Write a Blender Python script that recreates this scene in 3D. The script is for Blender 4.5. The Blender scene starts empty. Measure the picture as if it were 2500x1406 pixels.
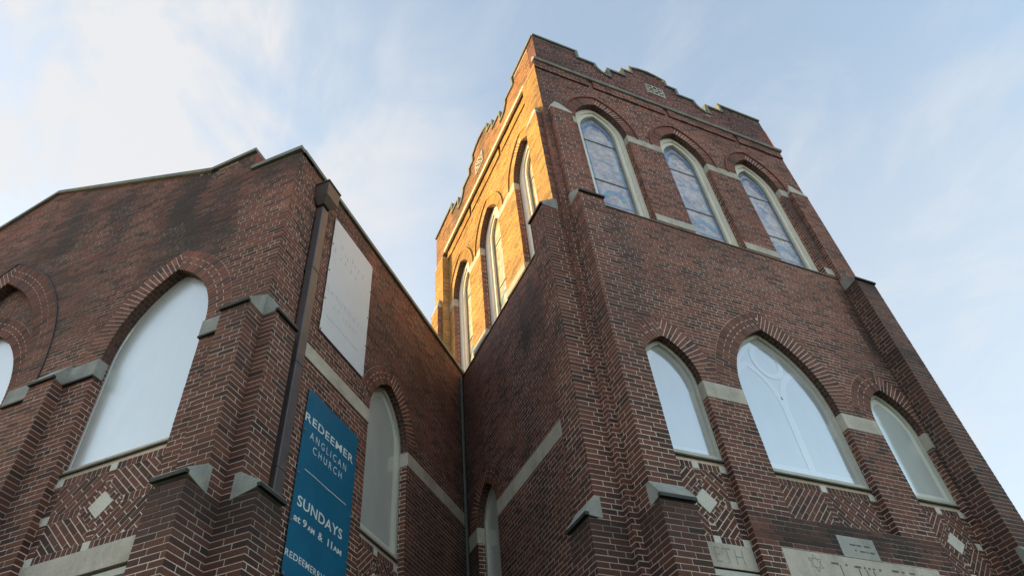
import bpy, math, random
from mathutils import Matrix, Vector, noise
random.seed(11)
H = 1.6                      # eye height: every z below is measured from the eye
S2 = math.sqrt(.5)
C = .0677                    # one brick course
BL = .213                    # one stretcher
REC = .0045                   # mortar recess
PI = math.pi
scene = bpy.context.scene
col = scene.collection
K = 1.0403
def k(*a):
    r = [x*K for x in a]
    return r[0] if len(r) == 1 else r
def S(z): return round(z/C)*C

# ------------------------------------------------------------------ materials
def newmat(name):
    m = bpy.data.materials.new(name); m.use_nodes = True
    nt = m.node_tree; nt.nodes.clear()
    out = nt.nodes.new('ShaderNodeOutputMaterial')
    b = nt.nodes.new('ShaderNodeBsdfPrincipled')
    nt.links.new(b.outputs[0], out.inputs[0])
    return m, nt, b, out
def N(nt, t, **kw):
    n = nt.nodes.new(t)
    for a, v in kw.items(): setattr(n, a, v)
    return n
def ramp(nt, stops, inp):
    r = N(nt, 'ShaderNodeValToRGB'); e = r.color_ramp.elements
    while len(e) < len(stops): e.new(.5)
    for i, (p, c) in enumerate(stops):
        e[i].position = p; e[i].color = (*c, 1) if len(c) == 3 else c
    nt.links.new(inp, r.inputs[0]); return r
def mixc(nt, mode, fac, a, b):
    n = N(nt, 'ShaderNodeMix', data_type='RGBA', blend_type=mode)
    for sock, v in ((n.inputs[0], fac), (n.inputs[6], a), (n.inputs[7], b)):
        if isinstance(v, (int, float)): sock.default_value = v
        elif isinstance(v, tuple): sock.default_value = (*v, 1)
        else: nt.links.new(v, sock)
    return n.outputs[2]
def noise_tex(nt, scale, detail=4, rough=.6, vec=None, stretch=None):
    g = N(nt, 'ShaderNodeNewGeometry')
    src = vec or g.outputs['Position']
    if stretch:
        mp = N(nt, 'ShaderNodeMapping'); mp.inputs['Scale'].default_value = stretch
        nt.links.new(src, mp.inputs[0]); src = mp.outputs[0]
    n = N(nt, 'ShaderNodeTexNoise'); n.inputs['Scale'].default_value = scale
    n.inputs['Detail'].default_value = detail; n.inputs['Roughness'].default_value = rough
    nt.links.new(src, n.inputs['Vector']); return n
def bump(nt, b, height, strength, dist):
    n = N(nt, 'ShaderNodeBump'); n.inputs['Strength'].default_value = strength
    n.inputs['Distance'].default_value = dist
    nt.links.new(height, n.inputs['Height']); nt.links.new(n.outputs[0], b.inputs['Normal'])

def brick_mat(name, stops, gain=1.0):
    m, nt, b, out = newmat(name)
    at = N(nt, 'ShaderNodeAttribute', attribute_name='rnd')
    c = ramp(nt, stops, at.outputs['Fac']).outputs[0]
    n1 = noise_tex(nt, 38, 5, .7)
    r1 = ramp(nt, [(.25, (.62,)*3), (.75, (1.3,)*3)], n1.outputs['Fac'])
    c = mixc(nt, 'MULTIPLY', 1.0, c, r1.outputs[0])
    n2 = noise_tex(nt, .55, 5, .6)
    r2 = ramp(nt, [(.3, (.72, .70, .70)), (.68, (1.16, 1.14, 1.12))], n2.outputs['Fac'])
    c = mixc(nt, 'MULTIPLY', 1.0, c, r2.outputs[0])
    st = N(nt, 'ShaderNodeAttribute', attribute_name='stain')  # wall stains, plus shade painted on soffits and corbel undersides
    c = mixc(nt, 'MIX', st.outputs['Fac'], c, (.050*gain, .038*gain, .036*gain))
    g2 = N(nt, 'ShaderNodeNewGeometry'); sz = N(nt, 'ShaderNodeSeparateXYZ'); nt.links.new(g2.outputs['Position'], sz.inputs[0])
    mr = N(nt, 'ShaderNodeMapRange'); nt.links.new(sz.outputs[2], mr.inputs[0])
    mr.inputs[1].default_value = 4.5; mr.inputs[2].default_value = 12.0; mr.inputs[3].default_value = .56; mr.inputs[4].default_value = 1.12  # brick painted darker towards the ground, imitating occlusion shade
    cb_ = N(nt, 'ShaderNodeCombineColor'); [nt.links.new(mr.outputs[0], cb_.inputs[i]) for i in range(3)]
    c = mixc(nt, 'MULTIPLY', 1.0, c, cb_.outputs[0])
    # pale lime bloom here and there
    n3 = noise_tex(nt, 5.5, 6, .7)
    r3 = ramp(nt, [(.62, (0, 0, 0)), (.82, (.28,)*3)], n3.outputs['Fac'])
    c = mixc(nt, 'MIX', r3.outputs[0], c, (.30*gain, .24*gain, .21*gain))
    nt.links.new(c, b.inputs['Base Color']); b.inputs['Roughness'].default_value = .82
    b.inputs['Specular IOR Level'].default_value = .3
    bump(nt, b, n1.outputs['Fac'], .5, .004)
    return m
BR = [(0, (.062, .034, .032)), (.12, (.098, .046, .040)), (.3, (.140, .058, .046)), (.55, (.165, .067, .051)),
      (.8, (.190, .076, .056)), (.93, (.215, .090, .064)), (1, (.140, .072, .060))]
BR = [(p, (c[0]*1.30+.007, c[1]*1.21+.005, c[2]*1.20+.004)) for p, c in BR]
M = {}
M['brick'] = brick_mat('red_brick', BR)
M['brick_sunlit'] = brick_mat('sunny_brick', [(p, (.12+c[0]*1.4, .060+c[1]*2.0, .018+c[2]*.8)) for p, c in BR], 1.6)  # red brick with the warm sunlight painted into its colour
M['brick_sunlit_mid'] = brick_mat('sunny_parapet_brick', [(p, (.07+c[0]*1.2, .03+c[1]*1.6, .014+c[2]*.9)) for p, c in BR], 1.4)  # darker parapet brick with weaker warm sunlight painted in
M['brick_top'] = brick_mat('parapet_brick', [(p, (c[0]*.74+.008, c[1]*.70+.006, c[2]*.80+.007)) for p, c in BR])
def mortar_mat():
    m, nt, b, out = newmat('lime_mortar')
    n1 = noise_tex(nt, 30, 5, .7)
    c = ramp(nt, [(.3, (.62, .50, .43)), (.7, (.86, .73, .64))], n1.outputs['Fac']).outputs[0]
    n2 = noise_tex(nt, .6, 4, .6)
    c = mixc(nt, 'MULTIPLY', 1.0, c, ramp(nt, [(.3, (.62,)*3), (.7, (1.08,)*3)], n2.outputs['Fac']).outputs[0])
    st = N(nt, 'ShaderNodeAttribute', attribute_name='stain')  # wall stains, plus shade painted on soffits
    c = mixc(nt, 'MIX', st.outputs['Fac'], c, (.034, .029, .027))
    nt.links.new(c, b.inputs['Base Color']); b.inputs['Roughness'].default_value = .95
    b.inputs['Specular IOR Level'].default_value = .1
    return m
M['mortar'] = mortar_mat()
def stone_mat(name, a, b_, dirt=.5, sc=3.0, rough=.8):
    m, nt, b, out = newmat(name)
    n1 = noise_tex(nt, sc, 6, .65)
    c = ramp(nt, [(.3, a), (.7, b_)], n1.outputs['Fac']).outputs[0]
    n2 = noise_tex(nt, 60, 4, .7)
    c = mixc(nt, 'MULTIPLY', 1.0, c, ramp(nt, [(.3, (.8,)*3), (.7, (1.1,)*3)], n2.outputs['Fac']).outputs[0])
    n3 = noise_tex(nt, 2.2, 6, .7, stretch=(1.5, 1.5, .5))
    c = mixc(nt, 'MIX', ramp(nt, [(.48, (0, 0, 0)), (.75, (dirt,)*3)], n3.outputs['Fac']).outputs[0], c, (.10, .095, .08))
    nt.links.new(c, b.inputs['Base Color']); b.inputs['Roughness'].default_value = rough
    b.inputs['Specular IOR Level'].default_value = .25
    bump(nt, b, n2.outputs['Fac'], .35, .003)
    return m
M['stone'] = stone_mat('limestone', (.41, .365, .31), (.58, .525, .46), .5)
M['cap'] = stone_mat('weathered_capstone', (.24, .24, .232), (.38, .375, .35), .55)
M['coping'] = stone_mat('green_stained_coping', (.16, .165, .145), (.27, .275, .24), .6)
M['white_stone'] = stone_mat('pale_block', (.54, .51, .46), (.66, .63, .58), .10)
M['dark_sill'] = stone_mat('weathered_sill', (.07, .07, .06), (.16, .155, .135), .4)
M['lead'] = stone_mat('dark_shade_strip', (.022, .023, .024), (.055, .055, .052), .2, 5, .6)
M['cream'] = stone_mat('cream_paint', (.74, .685, .60), (.82, .765, .68), .10, 2.0, .55)
M['white_frame'] = stone_mat('grey_white_paint', (.46, .45, .40), (.56, .55, .50), .18, 2.0, .5)
M['soft_groove'] = stone_mat('worn_groove', (.25, .235, .21), (.34, .32, .29), .2)
M['grey_stone'] = stone_mat('grey_plaque_stone', (.30, .30, .29), (.41, .41, .39), .4)
M['groove'] = stone_mat('carved_groove', (.10, .095, .085), (.16, .15, .13), .1)
def simple(name, c, rough=.5, metal=0, var=.15, sc=8, spec=.5):
    m, nt, b, out = newmat(name)
    n1 = noise_tex(nt, sc, 4, .6)
    cc = mixc(nt, 'MULTIPLY', 1.0, c, ramp(nt, [(.3, (1-var,)*3), (.7, (1+var,)*3)], n1.outputs['Fac']).outputs[0])
    nt.links.new(cc, b.inputs['Base Color']); b.inputs['Roughness'].default_value = rough
    b.inputs['Metallic'].default_value = metal; b.inputs['Specular IOR Level'].default_value = spec
    return m
M['pipe'] = simple('brown_painted_metal', (.084, .070, .078), .42, 0, .15, 6)
M['hopper'] = simple('bronze_sheet_metal', (.085, .066, .06), .42, .0, .25, 5)
M['green_pipe'] = simple('verdigris_pipe', (.06, .076, .070), .5, 0, .3, 12)
M['banner'] = simple('blue_vinyl', (.007, .122, .235), .42, 0, .10, 3, .4)
M['print'] = simple('white_print', (.62, .68, .72), .5, 0, .05, 3)
M['sign'] = simple('white_vinyl', (.62, .66, .74), .5, 0, .03, 2, .3)
M['faded'] = simple('faded_print', (.50, .545, .65), .5, 0, .03, 2, .3)
M['metal'] = simple('zinc', (.35, .36, .37), .4, .6, .1)
M['ground'] = simple('lawn_and_paving', (.07, .075, .055), .95, 0, .4, 1.2)
M['roof'] = simple('roofing_felt', (.05, .05, .05), .9, 0, .3, 3)
M['flash'] = simple('flashing_metal', (.34, .38, .46), .4, .3, .1)

def glazing_mat(name, tint, dif, fac, wav, rough=.10):
    m, nt, b, out = newmat(name)
    n1 = noise_tex(nt, wav, 3, .5)
    b.inputs['Roughness'].default_value = .5
    n2 = noise_tex(nt, 1.3, 4, .6, stretch=(1, 1, .45))
    c = ramp(nt, [(.3, dif), (.7, tuple(min(1, x*1.25) for x in dif))], n2.outputs['Fac']).outputs[0]
    nt.links.new(c, b.inputs['Base Color'])
    g = N(nt, 'ShaderNodeBsdfGlossy'); g.inputs['Roughness'].default_value = rough
    g.inputs['Color'].default_value = (*tint, 1)
    bp = N(nt, 'ShaderNodeBump'); bp.inputs['Strength'].default_value = .25; bp.inputs['Distance'].default_value = .02
    nt.links.new(n1.outputs['Fac'], bp.inputs['Height']); nt.links.new(bp.outputs[0], g.inputs['Normal'])
    mx = N(nt, 'ShaderNodeMixShader'); mx.inputs[0].default_value = fac
    nt.links.new(b.outputs[0], mx.inputs[1]); nt.links.new(g.outputs[0], mx.inputs[2])
    nt.links.new(mx.outputs[0], out.inputs[0])
    return m
M['glazing'] = glazing_mat('protective_glazing', (.70, .715, .73), (.42, .435, .445), .45, 1.6)
M['glazing_white'] = glazing_mat('milky_glazing', (.84, .84, .84), (.50, .51, .51), .46, 1.6, .27)
M['glazing_dull'] = glazing_mat('dull_glazing', (.80, .85, .84), (.56, .60, .60), .36, 1.6)
M['tracery_dull'] = glazing_mat('dull_inner_frame', (.85, .87, .84), (.62, .64, .60), .15, 1.6)
M['tracery'] = glazing_mat('tracery_behind_glazing', (.735, .745, .755), (.50, .505, .505), .44, 1.6)
M['faint_tracery'] = glazing_mat('faint_tracery', (.83, .86, .88), (.46, .49, .50), .43, 1.6)
def stained_mat(name, stops):
    m, nt, b, out = newmat(name)
    v = N(nt, 'ShaderNodeTexVoronoi'); v.inputs['Scale'].default_value = 9
    g = N(nt, 'ShaderNodeNewGeometry'); nt.links.new(g.outputs['Position'], v.inputs['Vector'])
    n0 = noise_tex(nt, 2.6, 5, .65)
    c = ramp(nt, stops, n0.outputs['Fac']).outputs[0]
    sep = N(nt, 'ShaderNodeSeparateColor'); nt.links.new(v.outputs['Color'], sep.inputs[0])
    c = mixc(nt, 'MULTIPLY', 1.0, c, ramp(nt, [(0, (.78,)*3), (1, (1.18,)*3)], sep.outputs[0]).outputs[0])
    ve = N(nt, 'ShaderNodeTexVoronoi', feature='DISTANCE_TO_EDGE'); ve.inputs['Scale'].default_value = 9
    nt.links.new(g.outputs['Position'], ve.inputs['Vector'])
    c = mixc(nt, 'MIX', ramp(nt, [(0, (.25,)*3), (.05, (0, 0, 0))], ve.outputs['Distance']).outputs[0], c, (.06, .06, .08))
    nt.links.new(c, b.inputs['Base Color']); b.inputs['Roughness'].default_value = .18
    b.inputs['Specular IOR Level'].default_value = .8
    bump(nt, b, sep.outputs[0], .35, .01)
    return m
M['stained'] = stained_mat('stained_glass', [(.28, (.13, .17, .32)), (.40, (.34, .31, .40)), (.48, (.48, .47, .50)), (.55, (.46, .35, .40)), (.62, (.56, .53, .50)), (.70, (.40, .40, .46)), (.8, (.17, .24, .42))])
M['stained_sunlit'] = stained_mat('sunlit_stained_glass', [(.30, (.36, .30, .20)), (.45, (.55, .46, .32)), (.55, (.62, .58, .48)), (.7, (.50, .40, .26))])  # stained glass copy with yellow sunlight painted into its colours
M['border_sunlit'] = simple('sunlit_border_glass', (.40, .30, .14), .2, 0, .4, 9, .8)  # border glass, its blue replaced by the same painted sunlight
M['blue_glass'] = simple('blue_border_glass', (.13, .22, .40), .2, 0, .5, 9, .8)
M['teal_glass'] = simple('teal_motif_glass', (.20, .31, .42), .2, 0, .45, 14, .8)

# ------------------------------------------------------------------ mesh builder
class Frame:
    """A vertical wall plane: u runs along it, z up, d outward."""
    def __init__(s, o, e, n): s.o, s.e, s.n = o, e, n; s.flip = (e[1]*n[0]-e[0]*n[1]) < 0
    def p(s, u, z, d=0): return (s.o[0]+s.e[0]*u+s.n[0]*d, s.o[1]+s.e[1]*u+s.n[1]*d, z+H)
    def off(s, d): return Frame((s.o[0]+s.n[0]*d, s.o[1]+s.n[1]*d), s.e, s.n)
    def side(s, u, sign):
        """plane at u facing +u (sign 1) or -u; its own u axis runs inward (depth)."""
        o = s.p(u, 0, 0); e = (-s.n[0], -s.n[1]); n = (s.e[0]*sign, s.e[1]*sign)
        return Frame((o[0], o[1]), e, n)
class MB:
    def __init__(s): s.v, s.f, s.m, s.r, s.st = [], [], [], [], []
    def face(s, pts, m=0, r=.5, st=0, flip=False):
        b = len(s.v); s.v += pts; idx = list(range(b, b+len(pts)))
        s.f.append(idx[::-1] if flip else idx); s.m.append(m); s.r.append(r); s.st.append(st)
    def prism(s, F, poly, d0, d1, m=0, r=.5, st=0, back=False):
        n = len(poly); b = len(s.v)
        s.v += [F.p(u, z, d1) for u, z in poly]+[F.p(u, z, d0) for u, z in poly]
        fs = [list(range(b, b+n))]+[[b+i, b+n+i, b+n+(i+1) % n, b+(i+1) % n] for i in range(n)]
        if back: fs.append(list(range(b+2*n-1, b+n-1, -1)))
        for f in fs:
            s.f.append(f[::-1] if F.flip else f); s.m.append(m); s.r.append(r); s.st.append(st)
    def box(s, F, u0, u1, z0, z1, d0, d1, m=0, r=.5, st=0):
        s.prism(F, [(u0, z0), (u1, z0), (u1, z1), (u0, z1)], d0, d1, m, r, st, True)
    def sweep(s, F, prof, u0, u1, m=0, st=0):
        """closed (d,z) profile swept along u"""
        n = len(prof); b = len(s.v)
        s.v += [F.p(u0, z, d) for d, z in prof]+[F.p(u1, z, d) for d, z in prof]
        fs = [[b+i, b+(i+1) % n, b+n+(i+1) % n, b+n+i] for i in range(n)]+[list(range(b+n-1, b-1, -1)), list(range(b+n, b+2*n))]
        for f in fs:
            s.f.append(f); s.m.append(m); s.r.append(.5); s.st.append(st)
ROOTS = {}
def make(name, mb, mats, parent=None, root=None, bevel=0, smooth=False, fix=True):
    me = bpy.data.meshes.new(name)
    ox, oy, oz = root.location if root else (0, 0, 0)
    me.from_pydata([(x-ox, y-oy, z-oz) for x, y, z in mb.v], [], mb.f)
    for mm in mats: me.materials.append(M[mm])
    me.polygons.foreach_set('material_index', mb.m)
    a = me.attributes.new('rnd', 'FLOAT', 'FACE'); a.data.foreach_set('value', mb.r)
    a = me.attributes.new('stain', 'FLOAT', 'FACE'); a.data.foreach_set('value', mb.st)  # wall stains, plus shade painted on soffits and corbel undersides
    if smooth: me.polygons.foreach_set('use_smooth', [True]*len(me.polygons))
    me.update()
    o = bpy.data.objects.new(name, me); col.objects.link(o)
    if parent: o.parent = parent
    if bevel:
        bv = o.modifiers.new('bevel', 'BEVEL'); bv.width = bevel; bv.segments = 2; bv.limit_method = 'ANGLE'
    return o
def clip(poly, a, b, c):
    out = []
    for i in range(len(poly)):
        p, q = poly[i], poly[(i+1) % len(poly)]
        dp, dq = a*p[0]+b*p[1]+c, a*q[0]+b*q[1]+c
        if dp >= 0: out.append(p)
        if (dp >= 0) != (dq >= 0):
            t = dp/(dp-dq); out.append((p[0]+(q[0]-p[0])*t, p[1]+(q[1]-p[1])*t))
    return out
def clip_convex(poly, cv):
    for i in range(len(cv)):
        (x0, y0), (x1, y1) = cv[i], cv[(i+1) % len(cv)]
        a, b = -(y1-y0), (x1-x0)
        poly = clip(poly, a, b, -(a*x0+b*y0))
        if len(poly) < 3: return []
    return poly
def area(p): return .5*abs(sum(p[i][0]*p[(i+1) % len(p)][1]-p[(i+1) % len(p)][0]*p[i][1] for i in range(len(p))))

# ------------------------------------------------------------------ bricks
def sub(iv, cut):
    out = []
    for a, b in iv:
        if cut is None or cut[1] <= a or cut[0] >= b: out.append((a, b)); continue
        if cut[0] > a+.01: out.append((a, cut[0]))
        if cut[1] < b-.01: out.append((cut[1], b))
    return out
def rnd_brick():
    return random.random() if random.random() > .05 else random.random()*.12
def base_stain(F, u, z):
    x, y, zz = F.p(u, z)
    n = noise.fractal(Vector((x*.9, y*.9, zz*.32)), .8, 2.0, 4)
    return max(0, min(.85, (n-.2)*.85))
def brickwall(mb, F, z0, z1, reg, mreg, ph=0, stain=None, bm=0, mm=1, header=True):
    r0, r1 = math.floor(z0/C+1e-6), math.ceil(z1/C-1e-6)
    pend = None
    for row in range(r0, r1):
        a, b = max(z0, row*C), min(z1, (row+1)*C)
        if b-a < .004: continue
        # mortar strip (merged while unchanged)
        ml, mh = mreg(a+1e-4), mreg(b-1e-4)
        if len(ml) != len(mh): ml = mh = mreg((a+b)/2)
        for (p, q), (p2, q2) in zip(ml, mh):
            st = stain(F, (p+q)/2, (a+b)/2) if stain and False else 0
            nn = max(1, int((q-p)/.8))
            for j in range(nn):
                ua, ub = p+(q-p)*j/nn, p+(q-p)*(j+1)/nn
                va, vb = p2+(q2-p2)*j/nn, p2+(q2-p2)*(j+1)/nn
                st = (stain or base_stain)(F, (ua+ub)/2, (a+b)/2)*.9
                mb.face([F.p(ua, a, -REC), F.p(ub, a, -REC), F.p(vb, b, -REC), F.p(va, b, -REC)], mm, .5, st, F.flip)
        zl, zh = a+.0065, b-.0065
        if zh-zl < .015: continue
        il, ih = reg(zl), reg(zh)
        if len(il) != len(ih): il = ih = reg(zh) if reg(zh) else reg((zl+zh)/2)
        step = BL/2 if (header and row % 6 == 3) else BL
        off = ph+(row % 2)*BL/2+(.05 if row % 6 == 3 else 0)
        for (p, q), (p2, q2) in zip(il, ih):
            lo, hi = max(p, p2), min(q, q2)
            k0 = math.ceil((lo+.05-off)/step); cuts = []
            while off+k0*step < hi-.05: cuts.append(off+k0*step+random.uniform(-.004, .004)); k0 += 1
            ee = [None]+cuts+[None]
            for i in range(len(ee)-1):
                l, r = ee[i], ee[i+1]
                ul, uh = (p, p2) if l is None else (l+.0065, l+.0065)
                vl, vh = (q, q2) if r is None else (r-.0065, r-.0065)
                if vl-ul < .012 and vh-uh < .012: continue
                uc, zc = (ul+vl)/2, (zl+zh)/2
                st = (stain or base_stain)(F, uc, zc)
                jz = random.uniform(-.0012, .0012); jd = random.uniform(-.0018, .0012)
                mb.prism(F, [(ul, zl+jz), (vl, zl+jz+random.uniform(-.001, .001)), (vh, zh+jz), (uh, zh+jz)], -REC, jd, bm, rnd_brick(), st)
def rect_reg(u0, u1): return lambda z: [(u0, u1)]
def plainwall(mb, F, u0, u1, z0, z1, **kw):
    brickwall(mb, F, z0, z1, rect_reg(u0, u1), rect_reg(u0, u1), **kw)
def field(mb, F, poly, ang, d, course=C, bl=BL, bm=0, mm=1, joint=.013, ph=0, stack=False):
    """bricks laid at an angle inside a convex polygon, on plane d"""
    mb.face([F.p(u, z, d-REC) for u, z in poly], mm, .5, .05, F.flip)
    ca, sa = math.cos(ang), math.sin(ang)
    rp = [(u*ca+z*sa, -u*sa+z*ca) for u, z in poly]
    x0, x1 = min(p[0] for p in rp), max(p[0] for p in rp); y0, y1 = min(p[1] for p in rp), max(p[1] for p in rp)
    cx, cy = sum(p[0] for p in poly)/len(poly), sum(p[1] for p in poly)/len(poly)
    r = 0; y = y0
    j = joint/2
    while y < y1:
        x = x0 if stack else x0-bl+(r % 2)*bl/2+ph
        while x < x1:
            q = [(x+j, y+j), (x+bl-j, y+j), (x+bl-j, y+course-j), (x+j, y+course-j)]
            q = [(a*ca-b*sa, a*sa+b*ca) for a, b in q]
            q = clip_convex(q, poly)
            if len(q) >= 3 and area(q) > .0003:
                mb.prism(F, q, d-REC, d+random.uniform(-.0015, .001), bm, rnd_brick(), .05+.25*random.random()**3)
            x += bl
        y += course; r += 1

class Arch:
    def __init__(s, xl, xr, zb, zs, zt, t):
        s.xl, s.xr, s.zb, s.zs, s.t = xl, xr, S(zb), S(zs), t
        s.a = (xr-xl)/2; s.xc = (xl+xr)/2; h = zt-s.zs
        s.R = (s.a*s.a+h*h)/(2*s.a); s.q = s.R-s.a; s.h = h
    def iv(s, z, off):
        if z < s.zb: return None
        if z <= s.zs+1e-6: return (s.xl, s.xr)
        r = s.R+off; dz = z-s.zs
        if dz >= r: return None
        hx = math.sqrt(r*r-dz*dz)-s.q
        return (s.xc-hx, s.xc+hx) if hx > 0 else None
    def outline(s, i=0, zb=None, n=18):
        zb = s.zb if zb is None else zb
        r = s.R-i; pm = math.acos(min(1, s.q/r))
        arc = [(-s.q+r*math.cos(pm*j/n), r*math.sin(pm*j/n)) for j in range(n+1)]
        return [(s.xl+i, zb), (s.xr-i, zb)]+[(s.xc+x, s.zs+z) for x, z in arc]+[(s.xc-x, s.zs+z) for x, z in arc[-2::-1]]
    def ring(s, mb, F, t, bonded=True, bm=0, mm=1, d=0.0, stain=0.0, skin=.0025):
        for sg in (1, -1):
            P = lambda r, f: (s.xc+sg*(-s.q+r*math.cos(f)), s.zs+r*math.sin(f))
            fo = math.acos(s.q/(s.R+t)); n = max(4, round(fo*(s.R+t*.4)/C)); df = fo/n
            keep = lambda q: clip(q, sg, 0, -sg*(s.xc+sg*.004))
            m_ = 24
            for i in range(m_):
                q = [P(s.R, fo*i/m_), P(s.R+t, fo*i/m_), P(s.R+t, fo*(i+1)/m_), P(s.R, fo*(i+1)/m_)]
                if sg < 0: q = q[::-1]
                q = clip(q, sg, 0, -sg*s.xc)
                if len(q) >= 3: mb.face([F.p(u, z, d-REC+.002) for u, z in q], mm, .5, stain*.5, F.flip)
            for i in range(n):
                f0, f1 = df*i, df*(i+1)
                if not bonded: cutsr = [(0, t)]
                elif i % 2: cutsr = [(0, t*.36), (t*.36+.013, t)]
                else: cutsr = [(0, t*.64), (t*.64+.013, t)]
                for ra, rb in cutsr:
                    g0, g1 = .0068/(s.R+ra), .0068/(s.R+rb)
                    q = [P(s.R+ra, f0+g0), P(s.R+rb, f0+g1), P(s.R+rb, f1-g1), P(s.R+ra, f1-g0)]
                    if sg < 0: q = q[::-1]
                    q = keep(q)
                    if len(q) >= 3 and area(q) > .0002:
                        mb.prism(F, q, d-REC, d+skin+random.uniform(-.001, .0015), bm, rnd_brick(), stain+.25*random.random()**2)
    def soffit(s, mb, F, depth, bm=0, mm=1, d=0.0):  # soffit bricks and mortar painted dark for the shade under the arch
        for sg in (1, -1):
            P = lambda r, f: (s.xc+sg*(-s.q+r*math.cos(f)), s.zs+r*math.sin(f))
            fo = math.acos(s.q/s.R); n = max(4, round(fo*s.R/C)); df = fo/n
            for i in range(n):
                f0, f1 = df*i, df*(i+1); g = .005/s.R
                a, b = P(s.R+.006, f0), P(s.R+.006, f1)
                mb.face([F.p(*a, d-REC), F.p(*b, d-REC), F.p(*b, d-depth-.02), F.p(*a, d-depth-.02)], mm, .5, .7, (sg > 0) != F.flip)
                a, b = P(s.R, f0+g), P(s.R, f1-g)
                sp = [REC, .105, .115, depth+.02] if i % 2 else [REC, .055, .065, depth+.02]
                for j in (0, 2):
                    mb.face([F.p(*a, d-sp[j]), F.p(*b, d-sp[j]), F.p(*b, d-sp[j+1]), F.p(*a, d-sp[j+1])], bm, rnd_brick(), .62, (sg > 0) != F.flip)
    def jambs(s, mb, F, depth, z0=None, bm=0, mm=1):
        z0 = s.zb if z0 is None else z0
        for u, sign in ((s.xl, 1), (s.xr, -1)):
            G = F.side(u, sign)
            plainwall(mb, G, REC, depth+.02, z0, s.zs, ph=.1, bm=bm, mm=mm, header=False)
def band(mb, F, A, B, d_front, d_back, m=0, outer=None):
    """strip between two outlines (A outside, B inside) at d_front, its inner edge running back to d_back"""
    n = len(A)
    for i in range(n):
        j = (i+1) % n
        mb.face([F.p(*A[i], d_front), F.p(*A[j], d_front), F.p(*B[j], d_front), F.p(*B[i], d_front)], m, .5, 0, F.flip)
        mb.face([F.p(*B[i], d_front), F.p(*B[j], d_front), F.p(*B[j], d_back), F.p(*B[i], d_back)], m, .5, 0, F.flip)
        if outer is not None:
            mb.face([F.p(*A[j], d_front), F.p(*A[i], d_front), F.p(*A[i], outer), F.p(*A[j], outer)], m, .5, 0, F.flip)
def ribbon(mb, F, pts, w, d0, d1, m=0, closed=False):
    n = len(pts)
    L, R_ = [], []
    for i in range(n):
        a = pts[i-1] if (i or closed) else pts[i]; b = pts[(i+1) % n] if (i < n-1 or closed) else pts[i]
        tx, tz = b[0]-a[0], b[1]-a[1]; l = math.hypot(tx, tz) or 1
        nx, nz = -tz/l*w/2, tx/l*w/2
        L.append((pts[i][0]+nx, pts[i][1]+nz)); R_.append((pts[i][0]-nx, pts[i][1]-nz))
    for i in range(n if closed else n-1):
        j = (i+1) % n
        mb.prism(F, [R_[i], R_[j], L[j], L[i]], d0, d1, m)
def coping_strip(mb, F, pts, t, d0, d1, m=0, st=0):
    """mitred stone strip of thickness t laid along the top outline pts (u increasing), from depth d0 (back) to d1 (front)"""
    n = len(pts); O = []
    for i in range(n):
        ns = []
        for a, b in ((i-1, i), (i, i+1)):
            if 0 <= a and b < n:
                tx, tz = pts[b][0]-pts[a][0], pts[b][1]-pts[a][1]; l = math.hypot(tx, tz)
                ns.append((-tz/l, tx/l))
        if len(ns) == 1: nx, nz, sc = *ns[0], 1
        else:
            nx, nz = ns[0][0]+ns[1][0], ns[0][1]+ns[1][1]; l = math.hypot(nx, nz) or 1; nx /= l; nz /= l
            sc = min(1.6, 1/max(.3, nx*ns[0][0]+nz*ns[0][1]))
        O.append((pts[i][0]+nx*t*sc, pts[i][1]+nz*t*sc))
    for i in range(n-1):
        a, b, c, e = pts[i], pts[i+1], O[i+1], O[i]
        mb.face([F.p(*a, d1), F.p(*b, d1), F.p(*c, d1), F.p(*e, d1)], m, .5, st, F.flip)
        mb.face([F.p(*e, d0), F.p(*c, d0), F.p(*b, d0), F.p(*a, d0)], m, .5, st, F.flip)
        mb.face([F.p(*e, d1), F.p(*c, d1), F.p(*c, d0), F.p(*e, d0)], m, .5, st, F.flip)
        mb.face([F.p(*b, d1), F.p(*a, d1), F.p(*a, d0), F.p(*b, d0)], m, .5, st, F.flip)
    for i, fl in ((0, False), (n-1, True)):
        mb.face([F.p(*pts[i], d0), F.p(*pts[i], d1), F.p(*O[i], d1), F.p(*O[i], d0)], m, .5, st, fl != F.flip)

# ------------------------------------------------------------------ things
def thing(name, label, cat, loc, group=None):
    o = bpy.data.objects.new(name, None); col.objects.link(o); o.location = loc
    o.empty_display_size = .3
    o['label'] = label; o['category'] = cat
    if group: o['group'] = group
    bpy.context.view_layer.update()
    return o
church = thing('brick_church', 'red brick church with a battlemented square bell tower beside a gabled wing', 'church', (7.4, 9.0, 0))
def part(name, mb, mats, parent=None, **kw): return make(name, mb, mats, parent or church, church, **kw)

YF, XL = 5.86, 4.41          # tower front plane, tower left panel plane
XF0, XF1 = 4.24, 10.66
YB = 12.1
FR = Frame((0, YF), (1, 0), (0, -1))
LF = Frame((XL, 0), (0, 1), (-1, 0))
UG, WB = k(4.669), k(4.382)
GB = Frame((UG*S2, UG*S2), (-S2, S2), (-S2, -S2))       # wing gable, u = W
BN = Frame((-WB*S2, WB*S2), (S2, S2), (S2, -S2))        # wing side wall, u = U
UI = S2*(XL+ (XL+WB/S2))                                # inner corner along the side wall
YI = XL+WB/S2
ZC = S(9.5)                                             # lower wall top / belfry sill
ZST = S(14.03)

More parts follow.
